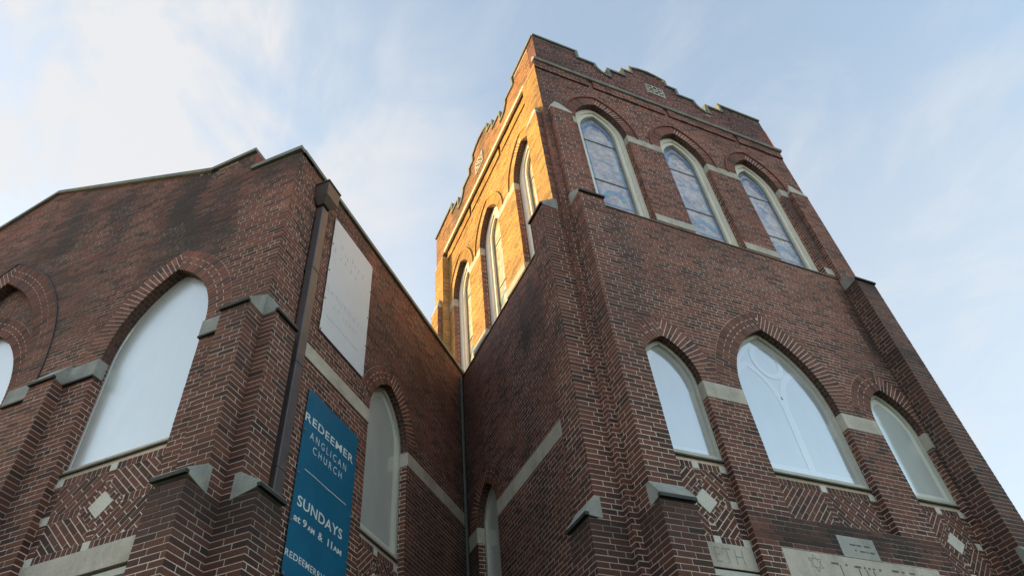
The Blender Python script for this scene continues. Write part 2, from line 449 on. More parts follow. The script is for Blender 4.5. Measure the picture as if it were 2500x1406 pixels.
# --- openings
A_sl = Arch(4.98, 5.89, 1.2, 5.99, 6.67, .345)
A_bg = Arch(6.56, 8.34, 4.06, 5.99, 7.38, .345)
A_sr = Arch(9.03, 10.02, 1.2, 5.99, 6.69, .345)
BF = [Arch(4.95, 6.09, 9.5, 12.21, 13.03, .22), Arch(6.89, 8.0, 9.5, 12.21, 13.04, .22), Arch(8.78, 9.88, 9.5, 12.21, 13.05, .22)]
LB = [Arch(6.60, 7.64, 9.5, 12.15, 12.93, .22), Arch(8.45, 9.51, 9.5, 12.15, 12.93, .22), Arch(10.15, 11.18, 9.5, 12.15, 12.9, .22)]
A_lw = Arch(9.56, 10.41, 1.2, 5.98, 6.56, .30)
A_gw = Arch(k(5.24), k(6.75), 1.2, k(6.18), k(7.46), .34)
A_rec = Arch(k(8.15), k(11.13), 1.2, k(6.1), k(8.86), .38)
A_bw = Arch(k(7.06), k(8.21), 1.2, k(6.17), k(7.0), .29)

def holes(arches, off_ring):
    def f(z, iv):
        for a in arches:
            iv = sub(iv, a.iv(z, (a.t+.007) if off_ring else a.t*.5))
        return iv
    return f
def zone(*zs):
    """stain function: (u0,u1,z0,z1,strength,fade) soft rectangles on top of the general weathering"""
    def f(F, u, z):
        st = base_stain(F, u, z)
        x, y, zz = F.p(u, z)
        n = noise.fractal(Vector((x*1.7, y*1.7, zz*.5+7)), .7, 2.0, 4)
        for u0, u1, z0, z1, s_, fd in zs:
            du = max(u0-u, u-u1, 0); dz = max(z0-z, z-z1, 0)
            w = max(0, 1-math.hypot(du, dz)/fd)
            st = max(st, min(.92, s_*w*(.75+n)))
        return max(0, min(.92, st))
    return f
# ------------------------------------------------------------------ tower walls
mb = MB()
hb, hm = holes([A_sl, A_bg, A_sr], True), holes([A_sl, A_bg, A_sr], False)
brickwall(mb, FR, -H, ZC, lambda z: hb(z, [(XF0, XF1)]), lambda z: hm(z, [(XF0+REC, XF1-REC)]), ph=.03,
          stain=zone((6.3, 8.6, 3.75, 4.02, .8, .15), (6.2, 8.4, 9.2, 9.5, .2, .4), (10.0, 10.3, 3.2, 9.0, .85, .4), (4.2, 5.2, 8.8, 9.5, .3, .5)))
part('wall', mb, ['brick', 'mortar'])
mb = MB()
hb2, hm2 = holes(BF, True), holes(BF, False)
brickwall(mb, FR, ZC, ZST, lambda z: hb2(z, [(XF0, XF1)]), lambda z: hm2(z, [(XF0+REC, XF1-REC)]), ph=.11,
          stain=zone((9.9, 10.5, 10, 12.1, .7, .3), (4.2, 4.85, 11.2, 12.2, .45, .5)))
# corbelled course under the string; underside painted dark for the shadow line
for ua, ub in ((XF0, 5.50), (5.62, 7.39), (7.51, 9.28), (9.40, XF1)):
    plainwall(mb, FR.off(.028), ua, ub, S(13.76), ZST, ph=.02)
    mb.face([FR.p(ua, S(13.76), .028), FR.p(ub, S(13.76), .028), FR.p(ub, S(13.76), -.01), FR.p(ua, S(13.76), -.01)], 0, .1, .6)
part('belfry_wall', mb, ['brick', 'mortar'])

# corner pier, left wall and belfry wall of the lit side
PX = XL-XF0                                              # pier projection
LP = LF.off(PX)
mb = MB()
plainwall(mb, LP, YF+REC, 6.466, -H, ZC, ph=.06)
hbL, hmL = holes([A_lw], True), holes([A_lw], False)
brickwall(mb, LF, -H, ZC, lambda z: hbL(z, [(6.2, YI)]), lambda z: hmL(z, [(6.2, YI)]), ph=.04,
          stain=zone((6.3, 9.2, 8.2, 9.5, .75, 1.0), (9.9, 10.9, 2, 9.5, .45, .9), (6.3, 7.4, 6.8, 8.4, .35, .8)))
part('wall', mb, ['brick', 'mortar'])
mb = MB()
plainwall(mb, LP, YF+REC, 5.968, ZC, S(12.1), ph=.06, bm=2)
plainwall(mb, LP, 5.968, 6.466, ZC, S(12.1), ph=.06)
plainwall(mb, LP, YF+REC, 6.466, S(12.1), S(13.9), ph=.06)
mb.box(LP, YF+.01, 6.466, S(13.9), S(13.9)+.02, -PX, -.004, 1)
plainwall(mb, LP, 11.42, 11.98, ZC, S(13.8), ph=.02)
plainwall(mb, LP.side(11.42, -1), REC, PX, ZC, S(13.8), ph=.02)
mb.box(LP, 11.42, 11.98, S(13.8), S(13.8)+.03, -PX, -.004, 1)
hb3, hm3 = holes(LB, True), holes(LB, False)
brickwall(mb, LF, ZC, ZST, lambda z: hb3(z, [(6.2, YB)]), lambda z: hm3(z, [(6.2, YB)]), ph=.09, stain=lambda F, u, z: base_stain(F, u, z)*.3)
for ua, ub in ((6.47, 7.98), (8.08, 9.78), (9.88, 11.4)):
    plainwall(mb, LF.off(.03), ua, ub, S(13.72), ZST, ph=.02)
    mb.face([LF.p(ua, S(13.72), .03), LF.p(ub, S(13.72), .03), LF.p(ub, S(13.72), -.01), LF.p(ua, S(13.72), -.01)], 0, .1, .5)  # underside painted dark for the shadow line here too
part('belfry_wall', mb, ['brick_sunlit', 'mortar', 'brick'])
# far sides of the tower (right and rear), closing the volume
mb = MB()
for F, u0, u1 in ((Frame((XF1, 0), (0, 1), (1, 0)), YF+REC, YB), (Frame((0, YB), (-1, 0), (0, 1)), -XF1, -XF0-.1)):
    mb.face([F.p(u0, -H), F.p(u1, -H), F.p(u1, 15), F.p(u0, 15)], 0, .5, .2, F.flip)
mb.face([(XF0+.1, YF+.1, 14+H), (XF1, YF+.1, 14+H), (XF1, YB, 14+H), (XF0+.1, YB, 14+H)], 1)
part('rear_wall', mb, ['brick', 'roof'])

# ------------------------------------------------------------------ arches
def do_arch(F, a, depth, t, bonded=True, bm='brick', hood=False, stain=0, jz=None):
    m_ = MB(); a.ring(m_, F, t, bonded, stain=stain); a.soffit(m_, F, depth, 2, 1); a.jambs(m_, F, depth, jz, 2, 1)
    o = part('arch', m_, [bm, 'mortar', 'brick'])
    if hood:
        h = MB()
        for sg in (1, -1):
            fo = math.acos(a.q/(a.R+t+.02)); n = 22
            pts = [(a.xc+sg*(-a.q+(a.R+t+.02)*math.cos(fo*i/n)), a.zs+(a.R+t+.02)*math.sin(fo*i/n)) for i in range(n+1)]
            ribbon(h, F, pts if sg > 0 else pts[::-1], .016 if hood == 'lead' else .03, -.006, .014 if hood == 'lead' else .03)
        make('hood_mould', h, ['lead' if hood == 'lead' else bm], o, church)
    return o
DG = .16
for a in (A_sl, A_bg, A_sr): do_arch(FR, a, DG, .345)
for a in BF: do_arch(FR, a, .24, .22, False, hood=True)
for a in LB: do_arch(LF, a, .26, .22, False, 'brick_sunlit', hood=True)
do_arch(LF, A_lw, .17, .30)

# ------------------------------------------------------------------ windows
def pointed(xc, a, zs, h, n=12):
    R = (a*a+h*h)/(2*a); q = R-a; pm = math.acos(q/R)
    arc = [(-q+R*math.cos(pm*i/n), R*math.sin(pm*i/n)) for i in range(n+1)]
    return [(xc+x, zs+z) for x, z in arc]+[(xc-x, zs+z) for x, z in arc[-2::-1]]
def lower_window(F, a, zb, depth, tracery=None, fw=.055, label=None, proj=.04, fm='white_frame', gm='glazing', inner=True):
    fr = MB(); band(fr, F, a.outline(0, zb), a.outline(fw, zb+fw*.9), -depth+proj, -depth-.001)
    # bottom rail
    w = part('window', fr, [fm])
    if label: w['label'] = label
    g = MB(); g.face([F.p(u, z, -depth) for u, z in a.outline(fw*.5, zb+.02)], 0, .5, 0, F.flip)
    make('glass', g, [gm], w, church)
    if inner:
        ib = MB(); band(ib, F, a.outline(fw*.7, zb+.03), a.outline(fw+.085, zb+.13), -depth+.0008, -depth)
        make('inner_frame', ib, ['tracery' if gm == 'glazing' else 'tracery_dull'], w, church)
    sl = MB(); sl.sweep(F, [(-depth-.02, zb-.012), (-.085, zb-.045), (-.085, zb-.022), (-depth+.045, zb+.0), (-depth-.02, zb)], a.xl+.004, a.xr-.004)
    make('window_sill', sl, ['dark_sill'], w, church)
    if tracery:
        t = MB(); d0, d1 = -depth+.001, -depth+.0022
        zt = a.zs+.05
        ribbon(t, F, [(a.xc, zb+.05), (a.xc, zt+.12)], .13, d0, d1+.0006)
        for sg in (-1, 1) if tracery == 'tracery' else ():
            c = a.xc+sg*a.a*.49
            ribbon(t, F, pointed(c, a.a*.46, zt, .70), .10, d0, d1)
            cc = lambda r1, r2: [(a.xc+r1*math.cos(i*PI/14), a.zs+.90+r2*math.sin(i*PI/14)) for i in range(28)]
        if tracery == 'tracery': band(t, F, cc(.295, .345), cc(.205, .255), d1+.001, d0)
        ribbon(t, F, [(a.xl+.08, zb+.12), (a.xr-.08, zb+.12)], .08, d0, d1-.0005)
        make('tracery', t, [tracery], w, church)
    return w
ZG = 4.79
lower_window(FR, A_sl, ZG, DG); lower_window(FR, A_bg, ZG, DG, 'tracery'); lower_window(FR, A_sr, ZG+.01, DG, gm='glazing_dull')
lower_window(LF, A_lw, 3.2, .17, gm='glazing_dull', inner=False)
def belfry_window(F, a, frame_d=.13, glass='stained', border='blue_glass', fw=.095):
    z0 = a.zb
    fr = MB()
    band(fr, F, a.outline(0, z0), a.outline(fw, z0+.02), -frame_d, -frame_d-.03)
    band(fr, F, a.outline(fw, z0+.02), a.outline(fw+.085, z0+.03), -frame_d-.03, -frame_d-.09)
    w = part('belfry_window', fr, ['cream'], smooth=False)
    gd = frame_d+.09
    r = MB(); band(r, F, a.outline(fw+.075, z0+.025), a.outline(fw+.12, z0+.06), -gd+.012, -gd)
    make('window_frame', r, ['lead_grey'], w, church)
    g = MB(); g.face([F.p(u, z, -gd) for u, z in a.outline(.19, z0+.03)], 0, .5, 0, F.flip)
    make('stained_glass', g, [glass], w, church)
    bd = MB(); band(bd, F, a.outline(fw+.13, z0+.42), a.outline(fw+.17, z0+.46), -gd+.003, -gd)
    ribbon(bd, F, pointed(a.xc, a.a-.29, a.zs-.02, a.h*.5), .07, -gd, -gd+.0035)
    make('glass_border', bd, [border], w, church)
    tm = MB(); ribbon(tm, F, pointed(a.xc, a.a*.34, z0+.62, .22, 8), .11, -gd, -gd+.003)
    make('glass_motif', tm, ['teal_glass'], w, church)
    for zz in (z0+1.12, z0+2.42):
        bars = MB(); hw = a.a-.20
        bars.box(F, a.xc-hw, a.xc+hw, zz-.007, zz+.007, -gd, -gd+.015)
        make('glazing_bar', bars, ['lead_grey'], w, church)
M['lead_grey'] = stone_mat('grey_rim', (.16, .17, .155), (.26, .27, .25), .2)
for a in BF: belfry_window(FR, a)
for a in LB: belfry_window(LF, a, glass='stained_sunlit', border='border_sunlit', frame_d=.14, fw=.17)

# ------------------------------------------------------------------ dressed stone on the tower
def stone(F, u0, u1, z0, z1, d0=-.06, d1=.004, mat='stone', name='impost_stone', bevel=.006, parent=None):
    m_ = MB(); m_.box(F, u0, u1, z0, z1, d0, d1); return part(name, m_, [mat], parent, bevel=bevel)
for ua, ub in ((4.80, 4.98), (5.89, 6.56), (8.34, 9.03), (10.02, 10.3)):
    stone(FR, ua-.003, ub+.003, 5.715, 5.985, -DG+.02)
for ua, ub in ((4.80, 4.95), (6.09, 6.89), (8.0, 8.78), (9.88, 10.10)):
    stone(FR, ua-.003, ub+.003, 12.0, 12.215, -.125)
for ua, ub in ((6.09, 6.89), (8.0, 8.78), (9.88, 10.10)):
    stone(FR, ua+.01, ub+.003, 9.535, 9.72, -.125, .012, name='sill_stone')
for ua, ub in ((6.47, 6.60), (7.64, 8.45), (9.51, 10.15), (11.18, 11.42)):
    stone(LF, ua-.003, ub+.003, 11.93, 12.15, -.125)
for ua, ub in ((7.64, 8.45), (9.51, 10.15), (11.18, 11.42)):
    stone(LF, ua-.01, ub+.003, 9.535, 9.72, -.125, .012, name='sill_stone')
stone(LF, 6.42, 9.563, 5.72, 5.99, -.15, .004, name='stone_band'); stone(LF, 10.407, YI-.002, 5.70, 5.98, -.15, .004)
# lead covered ledges at the foot of the belfry
m_ = MB(); m_.sweep(FR, [(-.10, ZC-.022), (.02, ZC-.022), (.02, ZC-.002), (-.10, ZC+.02)], 4.80, 10.08); part('ledge', m_, ['coping'])
m_ = MB(); m_.sweep(LF, [(-.10, ZC-.022), (.02, ZC-.022), (.02, ZC-.002), (-.10, ZC+.02)], 6.43, 12.05); part('ledge', m_, ['lead'])
# string courses
m_ = MB(); m_.sweep(FR, [(-.05, ZST), (.06, ZST), (.085, ZST+.05), (.06, ZST+.09), (-.0, ZST+.17), (-.05, ZST+.17)], XF0-.02, XF1+.05)
part('string_course', m_, ['cap'], bevel=.006)
m_ = MB(); m_.sweep(LF, [(-.05, ZST), (.12, ZST), (.14, ZST+.04), (.10, ZST+.12), (-.05, ZST+.13)], 6.47, 11.42)
part('string_course', m_, ['cream'], bevel=.006)

# ------------------------------------------------------------------ parapets
PR = [(4.34, 15.27), (5.40, 15.27), (5.40, 14.97), (5.82, 14.97), (5.84, 14.86), (5.90, 14.76), (5.98, 14.68), (6.10, 14.62), (6.23, 14.62), (6.23, 14.97), (6.66, 14.97),
      (6.66, 15.27), (6.93, 15.27), (6.93, 15.55), (7.16, 15.63), (7.40, 15.66), (7.60, 15.62), (7.82, 15.54), (7.82, 15.30), (8.08, 15.30), (8.08, 15.05), (8.51, 15.05),
      (8.53, 14.93), (8.59, 14.82), (8.67, 14.74), (8.79, 14.68), (8.93, 14.68), (8.93, 15.05), (9.40, 15.05), (9.40, 15.38), (10.62, 15.38)]
def top_reg(P):
    def f(z):
        iv = []; cur = None
        for (a, za), (b, zb) in zip(P, P[1:]):
            if za > z and cur is None and za >= z: cur = a
            if (za > z) != (zb > z):
                t = (z-za)/(zb-za) if zb != za else 0; u = a+(b-a)*t
                if zb > z: cur = u
                else: iv.append((cur if cur is not None else a, u)); cur = None
        if cur is not None: iv.append((cur, P[-1][0]))
        return [(a, b) for a, b in iv if b-a > .01]
    return f
ZP = S(14.2)
reg = top_reg(PR)
mb = MB()
brickwall(mb, FR, ZP, 15.7, reg, reg, ph=.05, stain=zone((4.3, 10.7, 15.2, 15.7, .5, .5)))
plainwall(mb, FR.off(-.32).side(4.34, 1) if False else Frame((4.34, 0), (0, 1), (-1, 0)), YF+REC, YF+.3, 14.1, 15.25)
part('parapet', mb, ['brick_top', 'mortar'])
mb = MB(); coping_strip(mb, FR, PR, .065, -.36, .035); part('coping', mb, ['coping'])
PRL = [(YF+(x-4.34), z-.05) for x, z in PR]
PLF = Frame((4.34, 0), (0, 1), (-1, 0))
regL = top_reg(PRL)
def cut_first(z): return [(max(a, YF+.3), b) for a, b in regL(z) if b > YF+.35]
mb = MB()
brickwall(mb, PLF, ZP-.06, 15.65, cut_first, cut_first, ph=.05)
mb.face([PLF.p(6.4, ZP-.06), PLF.p(YB, ZP-.06), PLF.p(YB, ZP-.06, -.15), PLF.p(6.4, ZP-.06, -.15)], 0, .4)
part('parapet', mb, ['brick_sunlit_mid', 'mortar'])
PRL2 = [(YF-.0, PRL[0][1]+.05)]+PRL[1:]
mb = MB(); coping_strip(mb, PLF, [(YF+.0, 15.22)]+PRL[1:], .065, -.36, .035); part('coping', mb, ['coping'])
# carved square stones in the parapet
def relief(F, u0, u1, z0, z1, mat):
    m_ = MB(); m_.box(F, u0, u1, z0, z1, -.05, .006); b = part('relief_stone', m_, [mat])
    r = MB(); w = .05; uc, zc = (u0+u1)/2, (z0+z1)/2; h = (u1-u0)/2
    ribbon(r, F, [(u0+.03, z0+.03), (u1-.03, z0+.03), (u1-.03, z1-.03), (u0+.03, z1-.03)], .05, 0, .025, closed=True)
    for i in range(4):
        cx, cz = uc+h*.42*math.cos(i*PI/2), zc+h*.42*math.sin(i*PI/2)
        ribbon(r, F, [(cx+h*.27*math.cos(j*PI/6), cz+h*.27*math.sin(j*PI/6)) for j in range(12)], .035, 0, .028, closed=True)
    ribbon(r, F, [(u0+.06, z0+.06), (u1-.06, z1-.06)], .03, 0, .02); ribbon(r, F, [(u0+.06, z1-.06), (u1-.06, z0+.06)], .03, 0, .021)
    make('carving', r, [mat], b, church)
    g = MB(); g.box(F, u0+.05, u1-.05, z0+.05, z1-.05, 0, .008); make('sunk_field', g, ['groove'], b, church)
relief(FR, 7.17, 7.67, 14.60, 15.02, 'stone'); relief(PLF, 8.78, 9.26, 14.5, 14.96, 'stone')

# ------------------------------------------------------------------ buttresses
def buttress(F, u0, u1, stages, caps, bm='brick', sm=0, upper=None, z_low=-H, ph=0, stain=None):
    """stages: (z0,z1,projection) bottom to top; caps: (z_bottom, z_drip, z_top, p_low, p_up)"""
    mb_ = MB()
    for i, (z0, z1, p) in enumerate(stages):
        G = F.off(p)
        plainwall(mb_, G, u0, u1, z0, z1, ph=u0+ph+.053, header=False, stain=stain)
        plainwall(mb_, G.side(u0, -1), REC, p+.0, z0, z1, ph=.05, header=False, stain=stain, bm=sm)
        plainwall(mb_, G.side(u1, 1), REC, p+.0, z0, z1, ph=.05, header=False, stain=stain, bm=sm)
    o = part('buttress', mb_, [bm, 'mortar', 'brick'])
    for zb, zd, zt, pl, pu, mat in caps:
        if zt-zd > .30 and pl < .15:
            c = MB(); uc = (u0+u1)/2; e = .006
            base = [(u0-e, pl+e), (u1+e, pl+e), (u1+e, pu-.01), (u0-e, pu-.01)]
            P_ = [F.p(u, zb, d) for u, d in base]+[F.p(u, zd, d) for u, d in base]
            T_ = [F.p(uc-.05, zt+.06, pu+.004), F.p(uc+.05, zt+.06, pu+.004)]
            for q in ([P_[0], P_[1], P_[5], P_[4]], [P_[1], P_[2], P_[6], P_[5]], [P_[3], P_[0], P_[4], P_[7]], [P_[3], P_[2], P_[1], P_[0]],
                      [P_[4], P_[5], T_[1], T_[0]], [P_[5], P_[6], T_[1]], [P_[7], P_[4], T_[0]], [P_[6], P_[7], T_[0], T_[1]]):
                c.face(q, 0, .5, 0, F.flip)
            make('buttress_cap', c, [mat], o, church); continue
        c = MB(); e = .004
        c.sweep(F, [(max(.002, pu-.07), zb), (pl+.002, zd-.06), (pl+.022, zd-.055), (pl+.028, zd-.01), (pu-.004, zt), (max(.001, pu-.07), zt)], u0-e, u1+e)
        cp = make('buttress_cap', c, [mat], o, church, bevel=.005)
        dr = MB(); dr.box(F, u0-.006, u1+.006, zd-.062, zd-.022, pl-.01, pl+.036); make('drip_shade', dr, ['lead'], o, church)  # black strip standing in for the shade line under the cap
    return o
def stz(zs_, bias=.15, top=.6):
    def f(F, u, z):
        s_ = base_stain(F, u, z)+bias*.5
        for zz in zs_:
            if zz-.9 < z < zz: s_ = max(s_, top*(1-(zz-z)/.9)+.25*(random.random()-.5))
        return max(0, min(.9, s_))
    return f
# front, left and right end
bst = stz((3.75,), .1, .75)
LOW = S(3.75); MID = S(9.14); UPP = S(12.1)
def tower_buttress(F, u0, u1, base, mats=('brick', 'brick'), upper_tri=True, stain=bst):
    p1, p2, p3 = base+.424, base+.316, base+.094
    o = buttress(F, u0, u1, [(-H, LOW, p1), (LOW, MID, p2)],
                 [(3.73, 3.81, 3.995, p1, p2, 'cap'), (9.12, 9.205, 9.385, p2, p3, 'cap')], mats[0], stain=stain)
    buttress(F, u0, u1, [(MID, UPP, p3)], [(UPP-.02, UPP+.02, UPP+.36, p3, base, 'stone')], mats[1], 2)
tower_buttress(FR, 4.347, 4.797, 0)
tower_buttress(FR, 10.085, 10.55, 0, stain=stz((3.75, 9.14, 7.5), .9, .85))
tower_buttress(LP, 5.97, 6.42, .018, ('brick', 'brick_sunlit'))
buttress(LP, 11.5, 11.96, [(ZC-.4, UPP, .11)], [(UPP-.02, UPP+.02, UPP+.36, .11, 0, 'stone')], 'brick_sunlit', 2)

# ------------------------------------------------------------------ patterned brick panels
def panel(F, x0, x1, z0, z1, d, diamond=True, name='brick_panel'):
    mb_ = MB(); bw = .095; t = .07
    mb_.face([F.p(x0-.01, z0-.02, d-REC-.003), F.p(x1+.01, z0-.02, d-REC-.003), F.p(x1+.01, z1+.13, d-REC-.003), F.p(x0-.01, z1+.13, d-REC-.003)], 1, .5, .1, F.flip)
    ix0, ix1, iz0, iz1 = x0+bw, x1-bw, z0+bw, z1-bw
    xc, zc = (x0+x1)/2, (iz0+iz1)/2
    R4 = lambda a, b, c_, e: [(a, c_), (b, c_), (b, e), (a, e)]
    def fld(poly, ang, **kw): field(mb_, F, poly, ang, d, **kw)
    # border headers: standing bricks above and below, stacked ones at the sides
    fld(R4(x0, x1, iz1, z1), PI/2, bl=bw, stack=True); fld(R4(x0, x1, z0, iz0), PI/2, bl=bw, stack=True)
    fld(R4(x0, ix0, iz0, iz1), 0, bl=bw, stack=True); fld(R4(ix1, x1, iz0, iz1), 0, bl=bw, stack=True)
    hw = bw/2
    rd = .162 if diamond else 0            # half diagonal of the diamond
    ro = rd+.13
    if diamond:
        fld(R4(xc-hw, xc+hw, zc+ro, iz1), 0, bl=bw, stack=True); fld(R4(xc-hw, xc+hw, iz0, zc-ro), 0, bl=bw, stack=True)
        if ix0 < xc-ro: fld(R4(ix0, xc-ro, zc-hw, zc+hw), PI/2, bl=bw, stack=True)
        if ix1 > xc+ro: fld(R4(xc+ro, ix1, zc-hw, zc+hw), PI/2, bl=bw, stack=True)
        for sx, sz, ang in ((1, 1, -PI/4), (-1, 1, PI/4), (-1, -1, -PI/4), (1, -1, PI/4)):
            xa, xb = (xc+hw, ix1) if sx > 0 else (ix0, xc-hw)
            za, zb_ = (zc+hw, iz1) if sz > 0 else (iz0, zc-hw)
            q = clip(R4(xa, xb, za, zb_), sx, sz, -sx*xc-sz*zc-ro)
            if len(q) >= 3: fld(q, ang)
            # rowlock surround of the diamond
            q = [(xc+sx*(rd+.004), zc), (xc+sx*ro, zc), (xc, zc+sz*ro), (xc, zc+sz*(rd+.004))]
            if sx*sz < 0: q = q[::-1]
            q = clip(clip(q, 1, 0, -ix0), -1, 0, ix1)
            if len(q) >= 3: fld(q, ang+PI/2, bl=.125, stack=False)
    else:
        fld(R4(xc-hw, xc+hw, iz0, iz1), 0, bl=bw, stack=True)
        fld(R4(ix0, xc-hw, iz0, iz1), PI/4); fld(R4(xc+hw, ix1, iz0, iz1), -PI/4)
    o = part(name, mb_, ['brick', 'mortar'])
    blocks = [(x0+hw, z1-hw), (x1-hw, z1-hw), (xc, z1-hw)]
    if diamond: blocks += [(x0+hw, zc), (x1-hw, zc), (x0+hw, z0+hw), (x1-hw, z0+hw), (xc, z0+hw)]
    else: blocks += [(x0+hw, z0+hw), (x1-hw, z0+hw)]
    for u, z in blocks:
        b = MB(); w = .050
        b.box(F, u-w, u+w, z-w, z+w, d-.03, d+.006); make('stone_block', b, ['white_stone'], o, church, bevel=.004)
    if diamond:
        b = MB(); b.prism(F, [(xc+rd, zc), (xc, zc+rd), (xc-rd, zc), (xc, zc-rd)], d-.03, d+.008, back=True)
        make('diamond_stone', b, ['white_stone'], o, church, bevel=.004)
    return o
DP = .12
panel(FR, A_sl.xl, A_sl.xr, 3.64, 4.70, -DP); panel(FR, A_sr.xl, A_sr.xr, 3.64, 4.70, -DP)
panel(FR, A_bg.xl, A_bg.xr, A_bg.zb-.03, 4.70, -DP, False)
m_ = MB(); m_.sweep(FR, [(-DP-.02, A_bg.zb-.04), (-.004, A_bg.zb-.04), (-.004, A_bg.zb-.012), (-DP-.02, A_bg.zb+.05)], A_bg.xl, A_bg.xr)
part('sloping_ledge', m_, ['lead'])

# ------------------------------------------------------------------ writing
def text(name, body, F, u0, u1, z0, z1, d, mat, parent, root, bold=0.0, ext=.002, spacing=1.0, mirror=False, case_small=None):
    cu = bpy.data.curves.new(name, 'FONT'); cu.body = body; cu.size = 1; cu.offset = bold; cu.space_character = spacing
    cu.extrude = 0; cu.resolution_u = 4
    to = bpy.data.objects.new('tmp_text', cu); col.objects.link(to)
    bpy.context.view_layer.update()
    dg = bpy.context.evaluated_depsgraph_get()
    me = bpy.data.meshes.new_from_object(to.evaluated_get(dg))
    bpy.data.objects.remove(to); bpy.data.curves.remove(cu)
    xs = [v.co.x for v in me.vertices]; ys = [v.co.y for v in me.vertices]
    ax, bx, ay, by = min(xs), max(xs), min(ys), max(ys)
    mb_ = MB()
    mb_.v = []
    for v in me.vertices:
        u = u0+(v.co.x-ax)/(bx-ax)*(u1-u0); z = z0+(v.co.y-ay)/(by-ay)*(z1-z0)
        mb_.v.append(F.p(u, z, d(u, z) if callable(d) else d))
    for p in me.polygons:
        mb_.f.append(list(p.vertices)[::(-1 if F.flip else 1)]); mb_.m.append(0); mb_.r.append(.5); mb_.st.append(0)
    bpy.data.meshes.remove(me)
    return make(name, mb_, [mat], parent, root)
# door-head lintels and the inscribed plaque
def lintel(F, a, d, z0, z1, body=None):
    m_ = MB(); m_.box(F, a.xl+.003, a.xr-.003, z0, z1, d-.06, d+.012)
    o = part('lintel', m_, ['stone'], bevel=.006)
    if body: text('carved_letters', body, F, a.xl+.35, a.xr-.17, z0+.06, z0+.235, d+.0135, 'soft_groove', o, church, -.012, spacing=1.25)
    return o
lintel(FR, A_sl, -DP, 3.36, 3.65, 'ETH'); lintel(FR, A_sr, -DP, 3.36, 3.65)
def lower_light(F, a, zb, zt, depth):
    fr = MB(); R4 = [(a.xl, zb), (a.xr, zb), (a.xr, zt), (a.xl, zt)]; i = .07
    B_ = [(a.xl+i, zb+i), (a.xr-i, zb+i), (a.xr-i, zt-i), (a.xl+i, zt-i)]
    band(fr, F, R4, B_, -depth+.04, -depth-.001)
    w = part('window', fr, ['white_frame'])
    g = MB(); g.face([F.p(u, z, -depth) for u, z in B_], 0, .5, 0, F.flip); make('glass', g, ['glazing'], w, church)
lower_light(FR, A_sl, A_sl.zb, 3.34, DG); lower_light(FR, A_sr, A_sr.zb, 3.34, DG)
m_ = MB(); m_.box(FR, 6.215, 8.69, 3.30, 3.64, -.05, .006); pq = part('plaque', m_, ['stone'], bevel=.005)
m_ = MB(); m_.box(FR, 7.163, 7.75, 3.643, 3.92, -.05, .008); make('plaque_block', m_, ['grey_stone'], pq, church, bevel=.005)
m_ = MB(); hx, hz, hr = 6.66, 3.505, .105
for s0 in (0, PI/3):
    ribbon(m_, FR, [(hx+hr*math.sin(s0+i*2*PI/3), hz+hr*math.cos(s0+i*2*PI/3)) for i in range(3)], .011, .004, .0085+.0006*(s0 > 0), closed=True)
make('carved_star', m_, ['soft_groove'], pq, church)
m_ = MB()
for u, z, w, h in ((6.90, 3.535, .11, .022), (7.115, 3.535, .03, .02), (7.25, 3.53, .10, .024), (7.40, 3.53, .025, .02), (7.47, 3.53, .03, .02), (7.54, 3.53, .03, .02), (7.64, 3.53, .03, .024),
                   (7.86, 3.545, .10, .024), (8.02, 3.545, .035, .02), (8.14, 3.545, .09, .018), (8.33, 3.53, .04, .02), (8.45, 3.53, .07, .02),
                   (7.02, 3.44, .012, .16), (7.30, 3.42, .012, .17), (7.42, 3.42, .012, .17), (7.53, 3.42, .012, .17)):
    m_.box(FR, u, u+w, z-h/2, z+h/2, .003, .009)
for u, z, w, h in ((7.33, 3.815, .09, .018), (7.44, 3.815, .07, .018), (7.56, 3.815, .09, .018), (7.38, 3.745, .02, .018), (7.46, 3.74, .08, .018), (7.56, 3.74, .02, .024), (7.61, 3.74, .08, .018)):
    m_.box(FR, u, u+w, z-h/2, z+h/2, .003, .0115)
make('worn_inscription', m_, ['groove'], pq, church)

# ------------------------------------------------------------------ the wing
ZW = k(9.27)
GT = [(WB, k(9.27)), (k(5.235), k(9.27)), (k(5.235), k(9.78)), (k(6.05), k(9.72)), (k(9.70), k(11.21)), (k(13.36), k(9.72)), (k(14.16), k(9.78)), (k(14.16), k(9.27)), (k(15.0), k(9.27))]
gtop = top_reg(GT)
hg, hgm = holes([A_gw, A_rec], True), holes([A_gw, A_rec], False)
mb = MB()
brickwall(mb, GB, -H, k(11.25), lambda z: hg(z, gtop(z) if z > ZW-.01 else [(WB, k(15.0))]),
          lambda z: hgm(z, gtop(z) if z > ZW-.01 else [(WB+REC, k(15.0))]), ph=.02,
          stain=zone((k(5.6), k(6.3), k(7.6), k(9.7), .95, .9), (k(4.4), k(5.1), k(9.0), k(9.3), .6, .6), (k(7.6), k(8.3), k(8.2), k(9.8), .7, .8), (k(8.6), k(9.0), k(9.2), k(10.6), .7, .6), (k(9.3), k(10.6), k(9.3), k(9.7), .4, .6), (k(6.6), k(8.3), k(7.0), k(8.2), .35, 1.0)))
part('gable_wall', mb, ['brick', 'mortar'])
mb = MB()
hs, hsm = holes([A_bw], True), holes([A_bw], False)
brickwall(mb, BN, -H, ZW, lambda z: hs(z, [(UG+REC, UI)]), lambda z: hsm(z, [(UG+REC, UI)]), ph=.08,
          stain=zone((UG, k(5.3), k(8.8), k(9.3), .75, .7), (k(6.9), k(10.4), k(7.6), k(9.2), .5, 1.2), (k(8.8), k(10.4), k(2), k(9), .4, 1.0), (k(5.7), k(7), k(8.9), k(9.2), .5, .4)))
part('wall', mb, ['brick', 'mortar'])
mb = MB()      # the wall carries on past the inner corner, roof and far sides
